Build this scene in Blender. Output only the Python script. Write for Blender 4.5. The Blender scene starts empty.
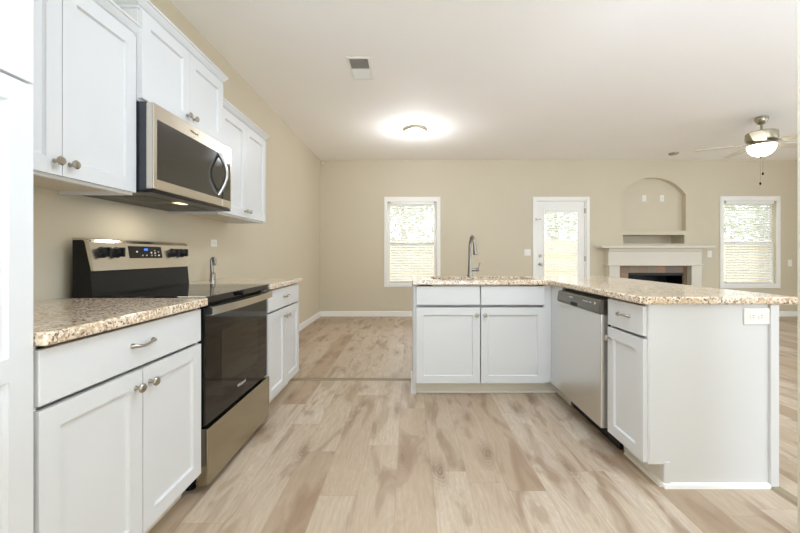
import bpy, bmesh, math, random
from mathutils import Vector, Matrix
random.seed(7)
PI = math.pi
sc = bpy.context.scene
C = sc.collection

# ------------------------------------------------------------------ camera, world, light, exposure
F, CX, CY, H = 367.0, 409.0, 255.0, 1.117
cam_d = bpy.data.cameras.new('camera'); cam = bpy.data.objects.new('camera', cam_d); C.objects.link(cam)
cam_d.sensor_fit = 'HORIZONTAL'; cam_d.sensor_width = 36.0; cam_d.lens = F / 800 * 36
cam_d.shift_x = -(CX - 400) / 800; cam_d.shift_y = -(266.5 - CY) / 800
cam_d.clip_start = 0.05; cam_d.clip_end = 200
cam.location = (0, 0, H); cam.rotation_euler = (PI / 2, 0, 0)
sc.camera = cam
sc.view_settings.view_transform = 'Standard'; sc.view_settings.look = 'None'
sc.view_settings.gamma = 1; sc.view_settings.use_curve_mapping = False
sc.view_settings.exposure = 0.74

world = bpy.data.worlds.new('sky'); sc.world = world; world.use_nodes = True
wn = world.node_tree.nodes; bg = wn['Background']
bg.inputs['Color'].default_value = (0.86, 0.93, 1.0, 1); bg.inputs['Strength'].default_value = 2.4

def lamp(name, kind, loc, rot, power, size=None, sizey=None, color=(1, 1, 1)):
    d = bpy.data.lights.new(name, kind); d.energy = power; d.color = color
    if kind == 'AREA':
        d.shape = 'RECTANGLE'; d.size = size; d.size_y = sizey or size
    elif kind == 'POINT': d.shadow_soft_size = size
    elif kind == 'SUN': d.angle = math.radians(size)
    o = bpy.data.objects.new(name, d); C.objects.link(o); o.location = loc; o.rotation_euler = rot
    return o
lamp('sun', 'SUN', (0, 0, 20), (math.radians(38), 0, math.radians(-28)), 1.0, 1.0, color=(1, .96, .9))
FILL_TINT = (.65, .795, 1)  # cool tint shared by the added fill lamps
lamp('kitchen_top_fill', 'AREA', (.55, 1.5, 2.8), (0, 0, 0), 20, 1.2, .7, FILL_TINT)  # added fill over the kitchen, no ceiling fixture there
lamp('kitchen_side_fill', 'AREA', (1.5, .2, 1.15), (PI / 2, 0, PI / 2), 4, 1.9, 1.7, FILL_TINT)  # added side fill for backsplash and cabinet fronts, no window behind it
lamp('kitchen_back_fill', 'AREA', (.2, -2.25, 1.4), (PI / 2, 0, 0), 10, 2.4, 2.4, FILL_TINT)  # added frontal fill at the back wall, which has no opening
lamp('kitchen_up_fill', 'AREA', (.2, -1.3, .6), (PI, 0, 0), 79, 2.4, 1.8, FILL_TINT)  # unseen upward fill, added to brighten the kitchen ceiling
lamp('living_back_fill', 'AREA', (3.4, -2.25, 1.5), (PI / 2, 0, 0), 44, 3.2, 2.4, FILL_TINT)  # fill added behind the viewer on the living side, not a window
lamp('living_up_fill', 'AREA', (3.9, -.5, .8), (PI, 0, 0), 125, 3.6, 2.4, FILL_TINT)  # second added uplight out of view, lifts the living room ceiling
lamp('living_side_fill', 'AREA', (7.2, 2.4, 1.4), (PI / 2, 0, PI / 2), 40, 4.4, 2.2, FILL_TINT)  # soft source added at the windowless right wall
sc.cycles.diffuse_bounces = 8

# ------------------------------------------------------------------ materials
def lin(c):
    return tuple(((v / 255) / 12.92 if v / 255 <= .04045 else ((v / 255 + .055) / 1.055) ** 2.4) for v in c) + (1,)
class NT:
    def __init__(s, name):
        s.m = bpy.data.materials.new(name); s.m.use_nodes = True
        s.t = s.m.node_tree; s.b = s.t.nodes['Principled BSDF']
    def n(s, typ, **kw):
        o = s.t.nodes.new(typ)
        for k, v in kw.items(): setattr(o, k, v)
        return o
    def l(s, a, b): s.t.links.new(a, b)
    def math(s, op, a, b=None):
        o = s.n('ShaderNodeMath', operation=op)
        for i, v in enumerate((a, b)):
            if v is None: continue
            if isinstance(v, (int, float)): o.inputs[i].default_value = v
            else: s.l(v, o.inputs[i])
        return o.outputs[0]
    def noise(s, vec, scale, detail=3, rough=.5, dist=0):
        o = s.n('ShaderNodeTexNoise'); o.inputs['Scale'].default_value = scale; o.inputs['Detail'].default_value = detail
        o.inputs['Roughness'].default_value = rough; o.inputs['Distortion'].default_value = dist
        if vec is not None: s.l(vec, o.inputs['Vector'])
        return o.outputs['Fac']
    def ramp(s, fac, stops, interp='LINEAR'):
        o = s.n('ShaderNodeValToRGB'); r = o.color_ramp; r.interpolation = interp
        while len(r.elements) < len(stops): r.elements.new(.5)
        for e, (p, c) in zip(r.elements, stops): e.position = p; e.color = c if len(c) == 4 else lin(c)
        s.l(fac, o.inputs['Fac']); return o.outputs['Color']
    def mix(s, fac, a, b, mode='MIX'):
        o = s.n('ShaderNodeMix', data_type='RGBA', blend_type=mode)
        if isinstance(fac, (int, float)): o.inputs[0].default_value = fac
        else: s.l(fac, o.inputs[0])
        for sock, v in ((o.inputs[6], a), (o.inputs[7], b)):
            if isinstance(v, tuple): sock.default_value = v
            else: s.l(v, sock)
        return o.outputs[2]
    def obj(s): return s.n('ShaderNodeTexCoord').outputs['Object']
    def geo(s): return s.n('ShaderNodeNewGeometry').outputs['Position']
    def bump(s, h, strength, dist=.002):
        o = s.n('ShaderNodeBump'); o.inputs['Strength'].default_value = strength; o.inputs['Distance'].default_value = dist
        s.l(h, o.inputs['Height']); s.l(o.outputs[0], s.b.inputs['Normal'])

def plain(name, rgb, rough=.5, metal=0, spec=.5, var=.03, emit=None, es=0, coat=0):
    k = NT(name); c = lin(rgb)
    if var:
        f = k.noise(k.obj(), 14, 2)
        k.l(k.ramp(f, [(.3, tuple(v * (1 - var) for v in c[:3]) + (1,)), (.7, tuple(min(1, v * (1 + var)) for v in c[:3]) + (1,))]), k.b.inputs['Base Color'])
    else: k.b.inputs['Base Color'].default_value = c
    k.b.inputs['Roughness'].default_value = rough; k.b.inputs['Metallic'].default_value = metal
    k.b.inputs['Specular IOR Level'].default_value = spec; k.b.inputs['Coat Weight'].default_value = coat
    if emit: k.b.inputs['Emission Color'].default_value = lin(emit); k.b.inputs['Emission Strength'].default_value = es
    return k.m
def paint(name, rgb, rough, bump=.08):
    k = NT(name); p = k.geo(); c = lin(rgb)
    f = k.noise(p, 1.6, 2)
    k.l(k.ramp(f, [(.3, tuple(v * .985 for v in c[:3]) + (1,)), (.7, c)]), k.b.inputs['Base Color'])
    k.b.inputs['Roughness'].default_value = rough
    k.bump(k.noise(p, 260, 2), bump, .001); return k.m
def brushed(name, rgb, rough, axis):
    k = NT(name); mp = k.n('ShaderNodeMapping'); k.l(k.obj(), mp.inputs['Vector'])
    s = [900, 900, 900]; s[axis] = 4; mp.inputs['Scale'].default_value = s
    f = k.noise(mp.outputs[0], 1, 2); c = lin(rgb)
    k.l(k.ramp(f, [(.3, tuple(v * .97 for v in c[:3]) + (1,)), (.7, c)]), k.b.inputs['Base Color'])
    k.b.inputs['Metallic'].default_value = 1
    k.b.inputs['Roughness'].default_value = rough
    return k.m

M = {}
M['wall'] = paint('greige_wall_paint', (211, 201, 178), .55)
M['ceiling'] = paint('ceiling_paint', (250, 247, 242), .72)
M['trim'] = paint('white_trim_paint', (246, 245, 240), .35, .02)
M['cab'] = paint('white_cabinet_paint', (219, 219, 218), .35, .02)
M['cabin'] = paint('cabinet_inside', (214, 206, 190), .6, .02)
M['nickel'] = plain('brushed_nickel', (176, 168, 154), .28, 1)
M['steel'] = brushed('stainless_steel', (214, 208, 196), .2, 0)
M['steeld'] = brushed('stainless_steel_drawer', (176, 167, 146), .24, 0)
M['steelx'] = brushed('stainless_steel_door', (224, 221, 215), .3, 0)
M['chrome'] = plain('chrome', (205, 205, 205), .08, 1, var=0)
M['faucet'] = plain('satin_steel', (150, 146, 140), .2, 1)
M['blackglass'] = plain('black_ceramic_glass', (9, 9, 9), .04, spec=.45, var=0)
M['ovenglass'] = plain('oven_window_glass', (44, 39, 30), .05, spec=.4, var=0)
M['mwglass'] = plain('microwave_window_glass', (40, 37, 31), .08, spec=.9, var=0)
M['black'] = plain('black_enamel', (9, 9, 9), .32, spec=.3)
M['blackmat'] = plain('black_plastic', (12, 12, 12), .55)
M['darksteel'] = plain('dark_grey_steel', (72, 74, 80), .4, .6)
M['dwpanel'] = plain('dark_stainless_panel', (112, 108, 100), .3, .8)
M['plastic'] = plain('white_plastic', (240, 238, 230), .3, var=.01)
M['slot'] = plain('outlet_slot', (90, 86, 78), .5)
M['blind'] = plain('white_blind_slat', (244, 243, 238), .4, var=.01)
M['fanmetal'] = plain('fan_brushed_nickel', (172, 164, 142), .32, .9)
M['fanblade'] = plain('fan_blade_finish', (206, 198, 176), .4)
M['bulbglass'] = plain('lit_frosted_glass', (255, 250, 235), .4, emit=(255, 247, 228), es=5.0, var=0)
M['lampcover'] = plain('lit_lamp_cover', (235, 225, 205), .4, emit=(255, 236, 200), es=.9, var=0)
M['display'] = plain('blue_display', (20, 40, 90), .2, emit=(70, 120, 220), es=.8, var=0)
M['white_mark'] = plain('light_print', (205, 205, 200), .4, var=0)
M['vent_dark'] = plain('vent_shadow_grey', (150, 143, 131), .6)
M['firebox'] = plain('black_firebox', (10, 10, 10), .5)
M['threshold'] = plain('floor_transition_strip', (150, 134, 108), .45)
M['niche'] = M['wall']
M['mantel'] = paint('mantel_paint', (222, 216, 202), .4, .02)
M['shoe'] = paint('shoe_moulding_paint', (226, 220, 206), .4, .02)
M['grass'] = plain('grass', (150, 150, 110), .9, var=.2)
M['fence'] = plain('fence_wood', (196, 180, 156), .8, var=.1)
M['leaf'] = plain('tree_leaf', (206, 210, 198), .7, var=.15)
M['bark'] = plain('tree_bark', (176, 168, 154), .8, var=.1)

def mk_glass():
    k = NT('window_glass'); t = k.n('ShaderNodeBsdfTransparent'); g = k.n('ShaderNodeBsdfGlossy'); g.inputs['Roughness'].default_value = .02
    fr = k.n('ShaderNodeFresnel'); fr.inputs['IOR'].default_value = 1.45
    mx = k.n('ShaderNodeMixShader'); k.l(k.math('MULTIPLY', fr.outputs[0], .6), mx.inputs[0]); k.l(t.outputs[0], mx.inputs[1]); k.l(g.outputs[0], mx.inputs[2])
    k.l(mx.outputs[0], k.t.nodes['Material Output'].inputs['Surface']); return k.m
M['glass'] = mk_glass()

def mk_floor():
    k = NT('oak_vinyl_plank'); p = k.geo(); sp = k.n('ShaderNodeSeparateXYZ'); k.l(p, sp.inputs[0])
    x, y = sp.outputs[0], sp.outputs[1]
    xr = k.math('DIVIDE', k.math('ADD', x, 10.03), .178); row = k.math('FLOOR', xr)
    w1 = k.n('ShaderNodeTexWhiteNoise', noise_dimensions='1D'); k.l(row, w1.inputs['W'])
    yr = k.math('ADD', k.math('DIVIDE', k.math('ADD', y, 20), 1.22), k.math('MULTIPLY', w1.outputs['Value'], 7.0)); col = k.math('FLOOR', yr)
    cb = k.n('ShaderNodeCombineXYZ'); k.l(row, cb.inputs[0]); k.l(col, cb.inputs[1])
    w2 = k.n('ShaderNodeTexWhiteNoise', noise_dimensions='2D'); k.l(cb.outputs[0], w2.inputs['Vector']); seed = w2.outputs['Value']
    # grain coordinates, shifted per plank
    g = k.n('ShaderNodeCombineXYZ'); k.l(k.math('ADD', x, k.math('MULTIPLY', seed, 31.0)), g.inputs[0]); k.l(k.math('ADD', k.math('MULTIPLY', y, .085), k.math('MULTIPLY', seed, 17.0)), g.inputs[1])
    fine = k.noise(g.outputs[0], 75, 5, .6, .3)
    g2 = k.n('ShaderNodeCombineXYZ'); k.l(k.math('ADD', x, k.math('MULTIPLY', seed, 53.0)), g2.inputs[0]); k.l(k.math('ADD', k.math('MULTIPLY', y, .26), k.math('MULTIPLY', seed, 23.0)), g2.inputs[1])
    broad = k.noise(g2.outputs[0], 7.5, 3, .55, .7)
    rings = k.math('ABSOLUTE', k.math('SUBTRACT', k.math('FRACT', k.math('MULTIPLY', broad, 13.0)), .5))
    base = k.ramp(seed, [(0, (174, 150, 124)), (.3, (199, 181, 157)), (.6, (212, 197, 176)), (1, (186, 163, 137))])
    c = k.mix(k.ramp(broad, [(.5, (0, 0, 0)), (.66, (220, 220, 220))]), base, lin((140, 110, 82)))
    c = k.mix(k.math('MULTIPLY', k.math('SUBTRACT', .5, rings), .36), c, lin((150, 122, 96)))
    c = k.mix(k.ramp(fine, [(.35, (0, 0, 0, 1)), (.75, (.55, .55, .55, 1))]), c, lin((164, 140, 118)))
    g3 = k.n('ShaderNodeCombineXYZ'); k.l(k.math('ADD', x, k.math('MULTIPLY', k.math('SUBTRACT', broad, .5), .12)), g3.inputs[0]); k.l(k.math('MULTIPLY', y, .34), g3.inputs[1])
    vo = k.n('ShaderNodeTexVoronoi', voronoi_dimensions='2D'); vo.inputs['Scale'].default_value = 3.6; k.l(g3.outputs[0], vo.inputs['Vector'])
    vc = k.n('ShaderNodeSeparateColor'); k.l(vo.outputs['Color'], vc.inputs[0])
    kd = k.ramp(vo.outputs['Distance'], [(.03, (1, 1, 1, 1)), (.10, (.45, .45, .45, 1)), (.24, (0, 0, 0, 1))])
    kr = k.math('ABSOLUTE', k.math('SUBTRACT', k.math('FRACT', k.math('MULTIPLY', vo.outputs['Distance'], 26.0)), .5))
    kf = k.math('MULTIPLY', k.math('MULTIPLY', kd, k.math('GREATER_THAN', vc.outputs[0], .42)), k.math('ADD', .45, kr))
    c = k.mix(kf, c, lin((128, 98, 72)))
    ex = k.math('MINIMUM', k.math('FRACT', xr), k.math('SUBTRACT', 1, k.math('FRACT', xr)))
    ey = k.math('MULTIPLY', k.math('MINIMUM', k.math('FRACT', yr), k.math('SUBTRACT', 1, k.math('FRACT', yr))), 6.8)
    seam = k.math('LESS_THAN', k.math('MINIMUM', ex, ey), .009)
    c = k.mix(k.math('MULTIPLY', seam, .35), c, lin((150, 128, 104)))
    k.l(c, k.b.inputs['Base Color']); k.b.inputs['Roughness'].default_value = .38
    k.bump(fine, .06, .001); return k.m
M['floor'] = mk_floor()

def mk_granite():
    k = NT('speckled_granite'); p = k.geo()
    a = k.noise(p, 26, 4, .65, .6); b = k.noise(p, 75, 3, .6)
    v = k.n('ShaderNodeTexVoronoi'); v.inputs['Scale'].default_value = 135; k.l(p, v.inputs['Vector'])
    sepc = k.n('ShaderNodeSeparateColor'); k.l(v.outputs['Color'], sepc.inputs[0])
    c = k.ramp(a, [(.3, (186, 158, 124)), (.45, (220, 196, 164)), (.58, (234, 218, 194)), (.75, (210, 180, 142))])
    c = k.mix(k.ramp(b, [(.52, (0, 0, 0)), (.62, (255, 255, 255))]), c, lin((240, 230, 212)))
    dark = k.math('MULTIPLY', k.math('GREATER_THAN', sepc.outputs[0], .81), k.math('GREATER_THAN', a, .46))
    c = k.mix(k.math('MULTIPLY', dark, .85), c, lin((88, 64, 44)))
    br = k.math('MULTIPLY', k.math('GREATER_THAN', sepc.outputs[1], .78), .7)
    c = k.mix(br, c, lin((178, 144, 108)))
    k.l(c, k.b.inputs['Base Color']); k.b.inputs['Roughness'].default_value = .1; k.b.inputs['Specular IOR Level'].default_value = .6
    return k.m
M['granite'] = mk_granite()

def mk_slate():
    k = NT('slate_tile'); p = k.geo(); sp = k.n('ShaderNodeSeparateXYZ'); k.l(p, sp.inputs[0])
    u = k.math('DIVIDE', sp.outputs[0], .16); v = k.math('DIVIDE', k.math('SUBTRACT', sp.outputs[2], .79), .16)
    cb = k.n('ShaderNodeCombineXYZ'); k.l(k.math('FLOOR', u), cb.inputs[0]); k.l(k.math('FLOOR', v), cb.inputs[1])
    w = k.n('ShaderNodeTexWhiteNoise', noise_dimensions='2D'); k.l(cb.outputs[0], w.inputs['Vector'])
    c = k.ramp(w.outputs['Value'], [(0, (176, 138, 98)), (.25, (128, 118, 96)), (.5, (184, 132, 92)), (.75, (112, 100, 84)), (1, (166, 152, 122))])
    c = k.mix(k.math('MULTIPLY', k.noise(p, 14, 4, .7), .7), c, lin((120, 100, 78)))
    fu, fv = k.math('FRACT', u), k.math('FRACT', v)
    g = k.math('MAXIMUM', k.math('LESS_THAN', fu, .03), k.math('LESS_THAN', fv, .03))
    k.l(k.mix(g, c, lin((120, 112, 98))), k.b.inputs['Base Color']); k.b.inputs['Roughness'].default_value = .35; return k.m
M['slate'] = mk_slate()

# ------------------------------------------------------------------ mesh helpers
class MB:
    def __init__(s): s.bm = bmesh.new()
    def box(s, x0, y0, z0, x1, y1, z1, bev=0, seg=2):
        vs = [s.bm.verts.new(c) for c in ((x0, y0, z0), (x1, y0, z0), (x1, y1, z0), (x0, y1, z0), (x0, y0, z1), (x1, y0, z1), (x1, y1, z1), (x0, y1, z1))]
        fs = [s.bm.faces.new([vs[i] for i in q]) for q in ((3, 2, 1, 0), (4, 5, 6, 7), (0, 1, 5, 4), (1, 2, 6, 5), (2, 3, 7, 6), (3, 0, 4, 7))]
        if bev:
            es = list({e for f in fs for e in f.edges})
            bmesh.ops.bevel(s.bm, geom=es, offset=bev, segments=seg, profile=.5, affect='EDGES')
        return s
    def prism(s, poly, axis, a, b):
        """poly: list of 2-D points; axis: 'x','y','z' extrusion axis from a to b"""
        def p(q, t):
            return {'x': (t, q[0], q[1]), 'y': (q[0], t, q[1]), 'z': (q[0], q[1], t)}[axis]
        A = [s.bm.verts.new(p(q, a)) for q in poly]; B = [s.bm.verts.new(p(q, b)) for q in poly]
        n = len(poly); s.bm.faces.new(A); s.bm.faces.new(B[::-1])
        for i in range(n): s.bm.faces.new((A[i], B[i], B[(i + 1) % n], A[(i + 1) % n]))
        return s
    def lathe(s, prof, origin=(0, 0, 0), direction=(0, 0, 1), n=24):
        """prof: list of (radius, height) along direction"""
        d = Vector(direction).normalized(); q = Vector((0, 0, 1)).rotation_difference(d); o = Vector(origin)
        rings = []
        for r, h in prof:
            if r < 1e-6: rings.append([s.bm.verts.new(o + q @ Vector((0, 0, h)))])
            else: rings.append([s.bm.verts.new(o + q @ Vector((r * math.cos(2 * PI * i / n), r * math.sin(2 * PI * i / n), h))) for i in range(n)])
        for A, B in zip(rings, rings[1:]):
            for i in range(n):
                j = (i + 1) % n
                if len(A) == 1 and len(B) == 1: continue
                if len(A) == 1: s.bm.faces.new((A[0], B[i], B[j]))
                elif len(B) == 1: s.bm.faces.new((A[i], A[j], B[0]))
                else: s.bm.faces.new((A[i], A[j], B[j], B[i]))
        if len(rings[0]) > 1: s.bm.faces.new(rings[0])
        if len(rings[-1]) > 1: s.bm.faces.new(rings[-1])
        return s
    def tube(s, pts, rad, n=12, flat=None):
        pts = [Vector(p) for p in pts]; m = len(pts)
        rads = rad if isinstance(rad, (list, tuple)) else [rad] * m
        rings = []; up = None
        for i, p in enumerate(pts):
            t = (pts[min(i + 1, m - 1)] - pts[max(i - 1, 0)]).normalized()
            if up is None:
                up = Vector((0, 0, 1)) if abs(t.z) < .9 else Vector((1, 0, 0))
            a = (up - t * up.dot(t)).normalized(); b = t.cross(a); up = a
            rings.append([s.bm.verts.new(p + (a * math.cos(2 * PI * k / n) + b * math.sin(2 * PI * k / n) * (flat or 1)) * rads[i]) for k in range(n)])
        for A, B in zip(rings, rings[1:]):
            for k in range(n): s.bm.faces.new((A[k], A[(k + 1) % n], B[(k + 1) % n], B[k]))
        s.bm.faces.new(rings[0]); s.bm.faces.new(rings[-1][::-1]); return s
    def quad(s, *c):
        s.bm.faces.new([s.bm.verts.new(p) for p in c]); return s
    def build(s, name, mat, parent=None, smooth=False):
        bmesh.ops.recalc_face_normals(s.bm, faces=s.bm.faces[:])
        me = bpy.data.meshes.new(name); s.bm.to_mesh(me); s.bm.free()
        me.materials.append(mat)
        if smooth:
            for p in me.polygons: p.use_smooth = True
            try: me.set_sharp_from_angle(angle=math.radians(40))
            except Exception: pass
        o = bpy.data.objects.new(name, me); C.objects.link(o)
        if parent: o.parent = parent
        return o
def box(name, mat, b, parent=None, bev=0):
    return MB().box(*b, bev=bev).build(name, mat, parent)
def thing(name, label, cat, loc=(0, 0, 0), rz=0, group=None):
    o = bpy.data.objects.new(name, None); o.empty_display_size = .1; C.objects.link(o)
    o.location = loc; o.rotation_euler = (0, 0, rz); tag(o, label, cat, group); return o
def tag(o, label, cat, group=None):
    o['label'] = label; o['category'] = cat
    if group: o['group'] = group
    return o
def struct(o, label=None):
    o['kind'] = 'structure'
    if label: o['label'] = label
    return o
def copy_tree(o, parent=None):
    c = o.copy(); C.objects.link(c)
    if parent: c.parent = parent
    for ch in [x for x in C.objects if x.parent == o]: copy_tree(ch, c)
    return c

# ------------------------------------------------------------------ setting
WL, WF, WR, WB, CEIL = -1.62, 6.68, 7.35, -2.4, 2.84
struct(box('floor', M['floor'], (WL - .1, WB - .1, -.1, WR + .1, WF + .25, 0)), 'light oak plank floor with brown grain')
struct(box('ceiling', M['ceiling'], (WL - .1, WB - .1, CEIL, WR + .1, WF + .25, CEIL + .1)), 'pale smooth painted ceiling')
struct(box('wall_left', M['wall'], (WL - .1, WB - .1, 0, WL, WF + .25, CEIL)), 'greige wall behind the range')
struct(box('wall_back', M['wall'], (WL, WB - .1, 0, WR, WB, CEIL)), 'greige wall behind the viewer')
struct(box('wall_right', M['wall'], (WR, WB, 0, WR + .1, WF + .25, CEIL)), 'greige living room side wall')
struct(box('wall_kitchen', M['wall'], (1.535, WB, 0, 1.69, 1.45, CEIL)), 'end of a greige partition at the right edge')

# far wall with window, door, niche and slot openings
W1 = (-.391, .500, .60, 2.085); W2 = (5.712, 6.682, .585, 2.10); D1 = (2.306, 3.222, 0, 2.115)
NX0, NX1, NZ0, NSP, NTOP = 3.858, 5.041, 1.56, 2.225, 2.527
NC = (NX0 + NX1) / 2; NHW = (NX1 - NX0) / 2; NR = (NHW ** 2 + (NTOP - NSP) ** 2) / (2 * (NTOP - NSP)); NZC = NTOP - NR
def arch(x): return NZC + math.sqrt(max(NR ** 2 - (x - NC) ** 2, 0))
SL = (3.895, 5.013, 1.325, 1.483); FB = (3.97, 4.97, .0, .795)
xs = {WL, WR}
for h in (W1, W2, D1, SL, FB): xs |= {h[0], h[1]}
NSEG = 24
for i in range(NSEG + 1): xs.add(round(NX0 + (NX1 - NX0) * i / NSEG, 5))
xs = sorted(xs); wb = MB()
for a, b in zip(xs, xs[1:]):
    if b - a < 1e-4: continue
    m = (a + b) / 2; iv = []
    for h in (W1, W2, D1, SL, FB):
        if h[0] < m < h[1]: iv.append((h[2], h[2], h[3], h[3]))
    if NX0 < m < NX1: iv.append((NZ0, NZ0, arch(a), arch(b)))
    iv.sort(); za = zb = 0
    for (l0, l1, h0, h1) in iv + [(CEIL, CEIL, CEIL, CEIL)]:
        if l0 - za > 1e-4: wb.quad((a, WF, za), (b, WF, zb), (b, WF, l1), (a, WF, l0))
        za, zb = h0, h1
def reveal(x0, x1, z0, z1, d, back=True, bottom=True):
    wb.quad((x0, WF, z0), (x0, WF + d, z0), (x0, WF + d, z1), (x0, WF, z1)); wb.quad((x1, WF, z0), (x1, WF, z1), (x1, WF + d, z1), (x1, WF + d, z0))
    if bottom: wb.quad((x0, WF, z0), (x1, WF, z0), (x1, WF + d, z0), (x0, WF + d, z0))
    wb.quad((x0, WF, z1), (x0, WF + d, z1), (x1, WF + d, z1), (x1, WF, z1))
    if back: wb.quad((x0, WF + d, z0), (x1, WF + d, z0), (x1, WF + d, z1), (x0, WF + d, z1))
for h in (W1, W2, D1): reveal(*h, .14, back=False)
reveal(*SL, .35)
ND = .1
wb.quad((NX0, WF, NZ0), (NX0, WF + ND, NZ0), (NX0, WF + ND, NSP), (NX0, WF, NSP)); wb.quad((NX1, WF, NZ0), (NX1, WF, NSP), (NX1, WF + ND, NSP), (NX1, WF + ND, NZ0))
wb.quad((NX0, WF, NZ0), (NX1, WF, NZ0), (NX1, WF + ND, NZ0), (NX0, WF + ND, NZ0))
for i in range(NSEG):
    a = NX0 + (NX1 - NX0) * i / NSEG; b = NX0 + (NX1 - NX0) * (i + 1) / NSEG
    wb.quad((a, WF, arch(a)), (a, WF + ND, arch(a)), (b, WF + ND, arch(b)), (b, WF, arch(b)))
    wb.quad((a, WF + ND, NZ0), (b, WF + ND, NZ0), (b, WF + ND, arch(b)), (a, WF + ND, arch(a)))
struct(wb.build('wall_far', M['wall']), 'greige far wall with an arched niche')

def baseboard(name, poly_axis, a, b, pos, sgn):
    m = MB()
    t, h = .014, .092
    prof = [(pos, 0), (pos + sgn * t, 0), (pos + sgn * t, h - .012), (pos + sgn * t * .5, h), (pos, h)]
    m.prism(prof, poly_axis, a, b); return struct(m.build(name, M['trim']))
baseboard('baseboard_left', 'y', 3.2, WF, WL, 1)
for nm, a, b in (('baseboard_far', WL + .014, 2.2), ('baseboard_far_middle', 3.29, 3.56), ('baseboard_far_right', 5.24, WR)):
    baseboard(nm, 'x', a, b, WF, -1)
baseboard('baseboard_right', 'y', WB, WF - .014, WR, -1)
baseboard('baseboard_partition', 'y', WB, 1.45, 1.69, 1)
struct(MB().prism([(3.265, 0), (3.275, .009), (3.31, .009), (3.32, 0)], 'x', WL + .014, .03).build('trim_1', M['threshold']), 'dark floor strip between kitchen and dining floor')
struct(MB().prism([(1.725, 0), (1.735, .009), (1.775, .009), (1.785, 0)], 'y', 1.2, 1.78).build('trim_2', M['threshold']), 'floor strip beside the peninsula end')

# windows
def window(n, x0, x1, z0, z1, cx0, cx1, cz0, cz1, label):
    m = MB(); d = .02
    for b in ((cx0, cz0, x0, cz1), (x1, cz0, cx1, cz1), (x0, z1, x1, cz1), (x0, cz0, x1, z0)):
        m.box(b[0], WF - d, b[1], b[2], WF, b[3], bev=.004)
    w = struct(m.build('window_%d' % n, M['trim']), label)
    zm = 1.335
    for (a, b, y) in ((zm - .025, z1, .075), (z0, zm + .025, .045)):
        s = MB(); fw = .045
        s.box(x0, WF + y, a, x0 + fw, WF + y + .03, b); s.box(x1 - fw, WF + y, a, x1, WF + y + .03, b)
        s.box(x0 + fw, WF + y, b - .05, x1 - fw, WF + y + .03, b); s.box(x0 + fw, WF + y, a, x1 - fw, WF + y + .03, a + .05)
        so = s.build('sash', M['trim'], w)
        box('pane', M['glass'], (x0 + fw, WF + y + .012, a + .05, x1 - fw, WF + y + .016, b - .05), so)
    sl = MB().box(x0, WF - .012, z0 - .001, x1, WF + .045, z0 + .012).build('sill', M['trim'], w)
    return w
window(1, *W1, -.451, .569, .535, 2.173, 'white trimmed window left of the sink faucet')
window(2, *W2, 5.651, 6.745, .515, 2.185, 'white trimmed window right of the fireplace')

def blind(x0, x1, z0, z1, y, label, pitch=.0475, w=.048, tilt=34, wand=.05):
    t = thing('window_blind', label, 'window blind', ((x0 + x1) / 2, y, z1), 0, 'white slatted blinds on the far wall')
    hw = (x1 - x0) / 2
    box('headrail', M['blind'], (-hw, -.024, -.05, hw, .024, 0), t, .003)
    m = MB(); z = -.075; ca, sa = math.cos(math.radians(tilt)), math.sin(math.radians(tilt))
    while z > z0 - z1 + .05:
        for k in (1,):
            p = [(-w / 2 * ca, z - w / 2 * sa), (w / 2 * ca, z + w / 2 * sa), (w / 2 * ca - .001, z + w / 2 * sa + .003), (-w / 2 * ca - .001, z - w / 2 * sa + .003)]
            m.prism(p, 'x', -hw + .006, hw - .006)
        z -= pitch
    s = m.build('slats', M['blind'], t)
    box('bottom_rail', M['blind'], (-hw + .004, -.022, z0 - z1 + .012, hw - .004, .022, z0 - z1 + .034), t, .003)
    L = MB()
    for q in (-hw * .62, hw * .62):
        for yy in (-.0265,): L.box(q - .0015, yy, z0 - z1 + .02, q + .0015, yy + .002, -.03)
    L.build('ladder_cord', M['blind'], t)
    MB().tube([(-hw + wand + .04, -.032, -.04), (-hw + wand + .04, -.034, -.75)], .004, 8).build('tilt_wand', M['plastic'], t)
    return t
blind(W1[0] + .05, W1[1] - .05, W1[2] + .014, W1[3] - .002, WF + .012, 'white slatted blind in the window left of the sink faucet')
blind(W2[0] + .05, W2[1] - .05, W2[2] + .014, W2[3] - .002, WF + .012, 'white slatted blind in the window right of the fireplace')

# back door
m = MB()
m.box(2.246, WF - .02, 0, 2.306, WF, 2.115, bev=.004); m.box(3.222, WF - .02, 0, 3.282, WF, 2.115, bev=.004); m.box(2.246, WF - .02, 2.115, 3.282, WF, 2.175, bev=.004)
m.box(2.306, WF, 0, 2.326, WF + .12, 2.115); m.box(3.202, WF, 0, 3.222, WF + .12, 2.115); m.box(2.326, WF, 2.095, 3.202, WF + .12, 2.115)
door = struct(m.build('door_1', M['trim']), 'white half glazed back door with blind')
m = MB(); dx0, dx1, gy = 2.330, 3.198, WF + .012
m.box(dx0, gy, .01, 2.457, gy + .044, 2.09); m.box(3.085, gy, .01, dx1, gy + .044, 2.09); m.box(2.457, gy, 1.954, 3.085, gy + .044, 2.09); m.box(2.457, gy, .01, 3.085, gy + .044, .26)
m.box(2.445, gy - .008, .25, 2.47, gy, 1.966, bev=.003); m.box(3.072, gy - .008, .25, 3.097, gy, 1.966, bev=.003); m.box(2.47, gy - .008, 1.941, 3.072, gy, 1.966, bev=.003); m.box(2.47, gy - .008, .25, 3.072, gy, .275, bev=.003)
slab = m.build('door_leaf', M['trim'], door)
box('pane', M['glass'], (2.457, gy + .03, .26, 3.085, gy + .034, 1.954), slab)
kn = MB().lathe([(.032, 0), (.032, .008), (.014, .012), (.012, .03), (.026, .042), (.03, .058), (.022, .068), (0, .07)], (2.392, gy, .953), (0, -1, 0)).build('knob', M['nickel'], slab, True)
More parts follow.
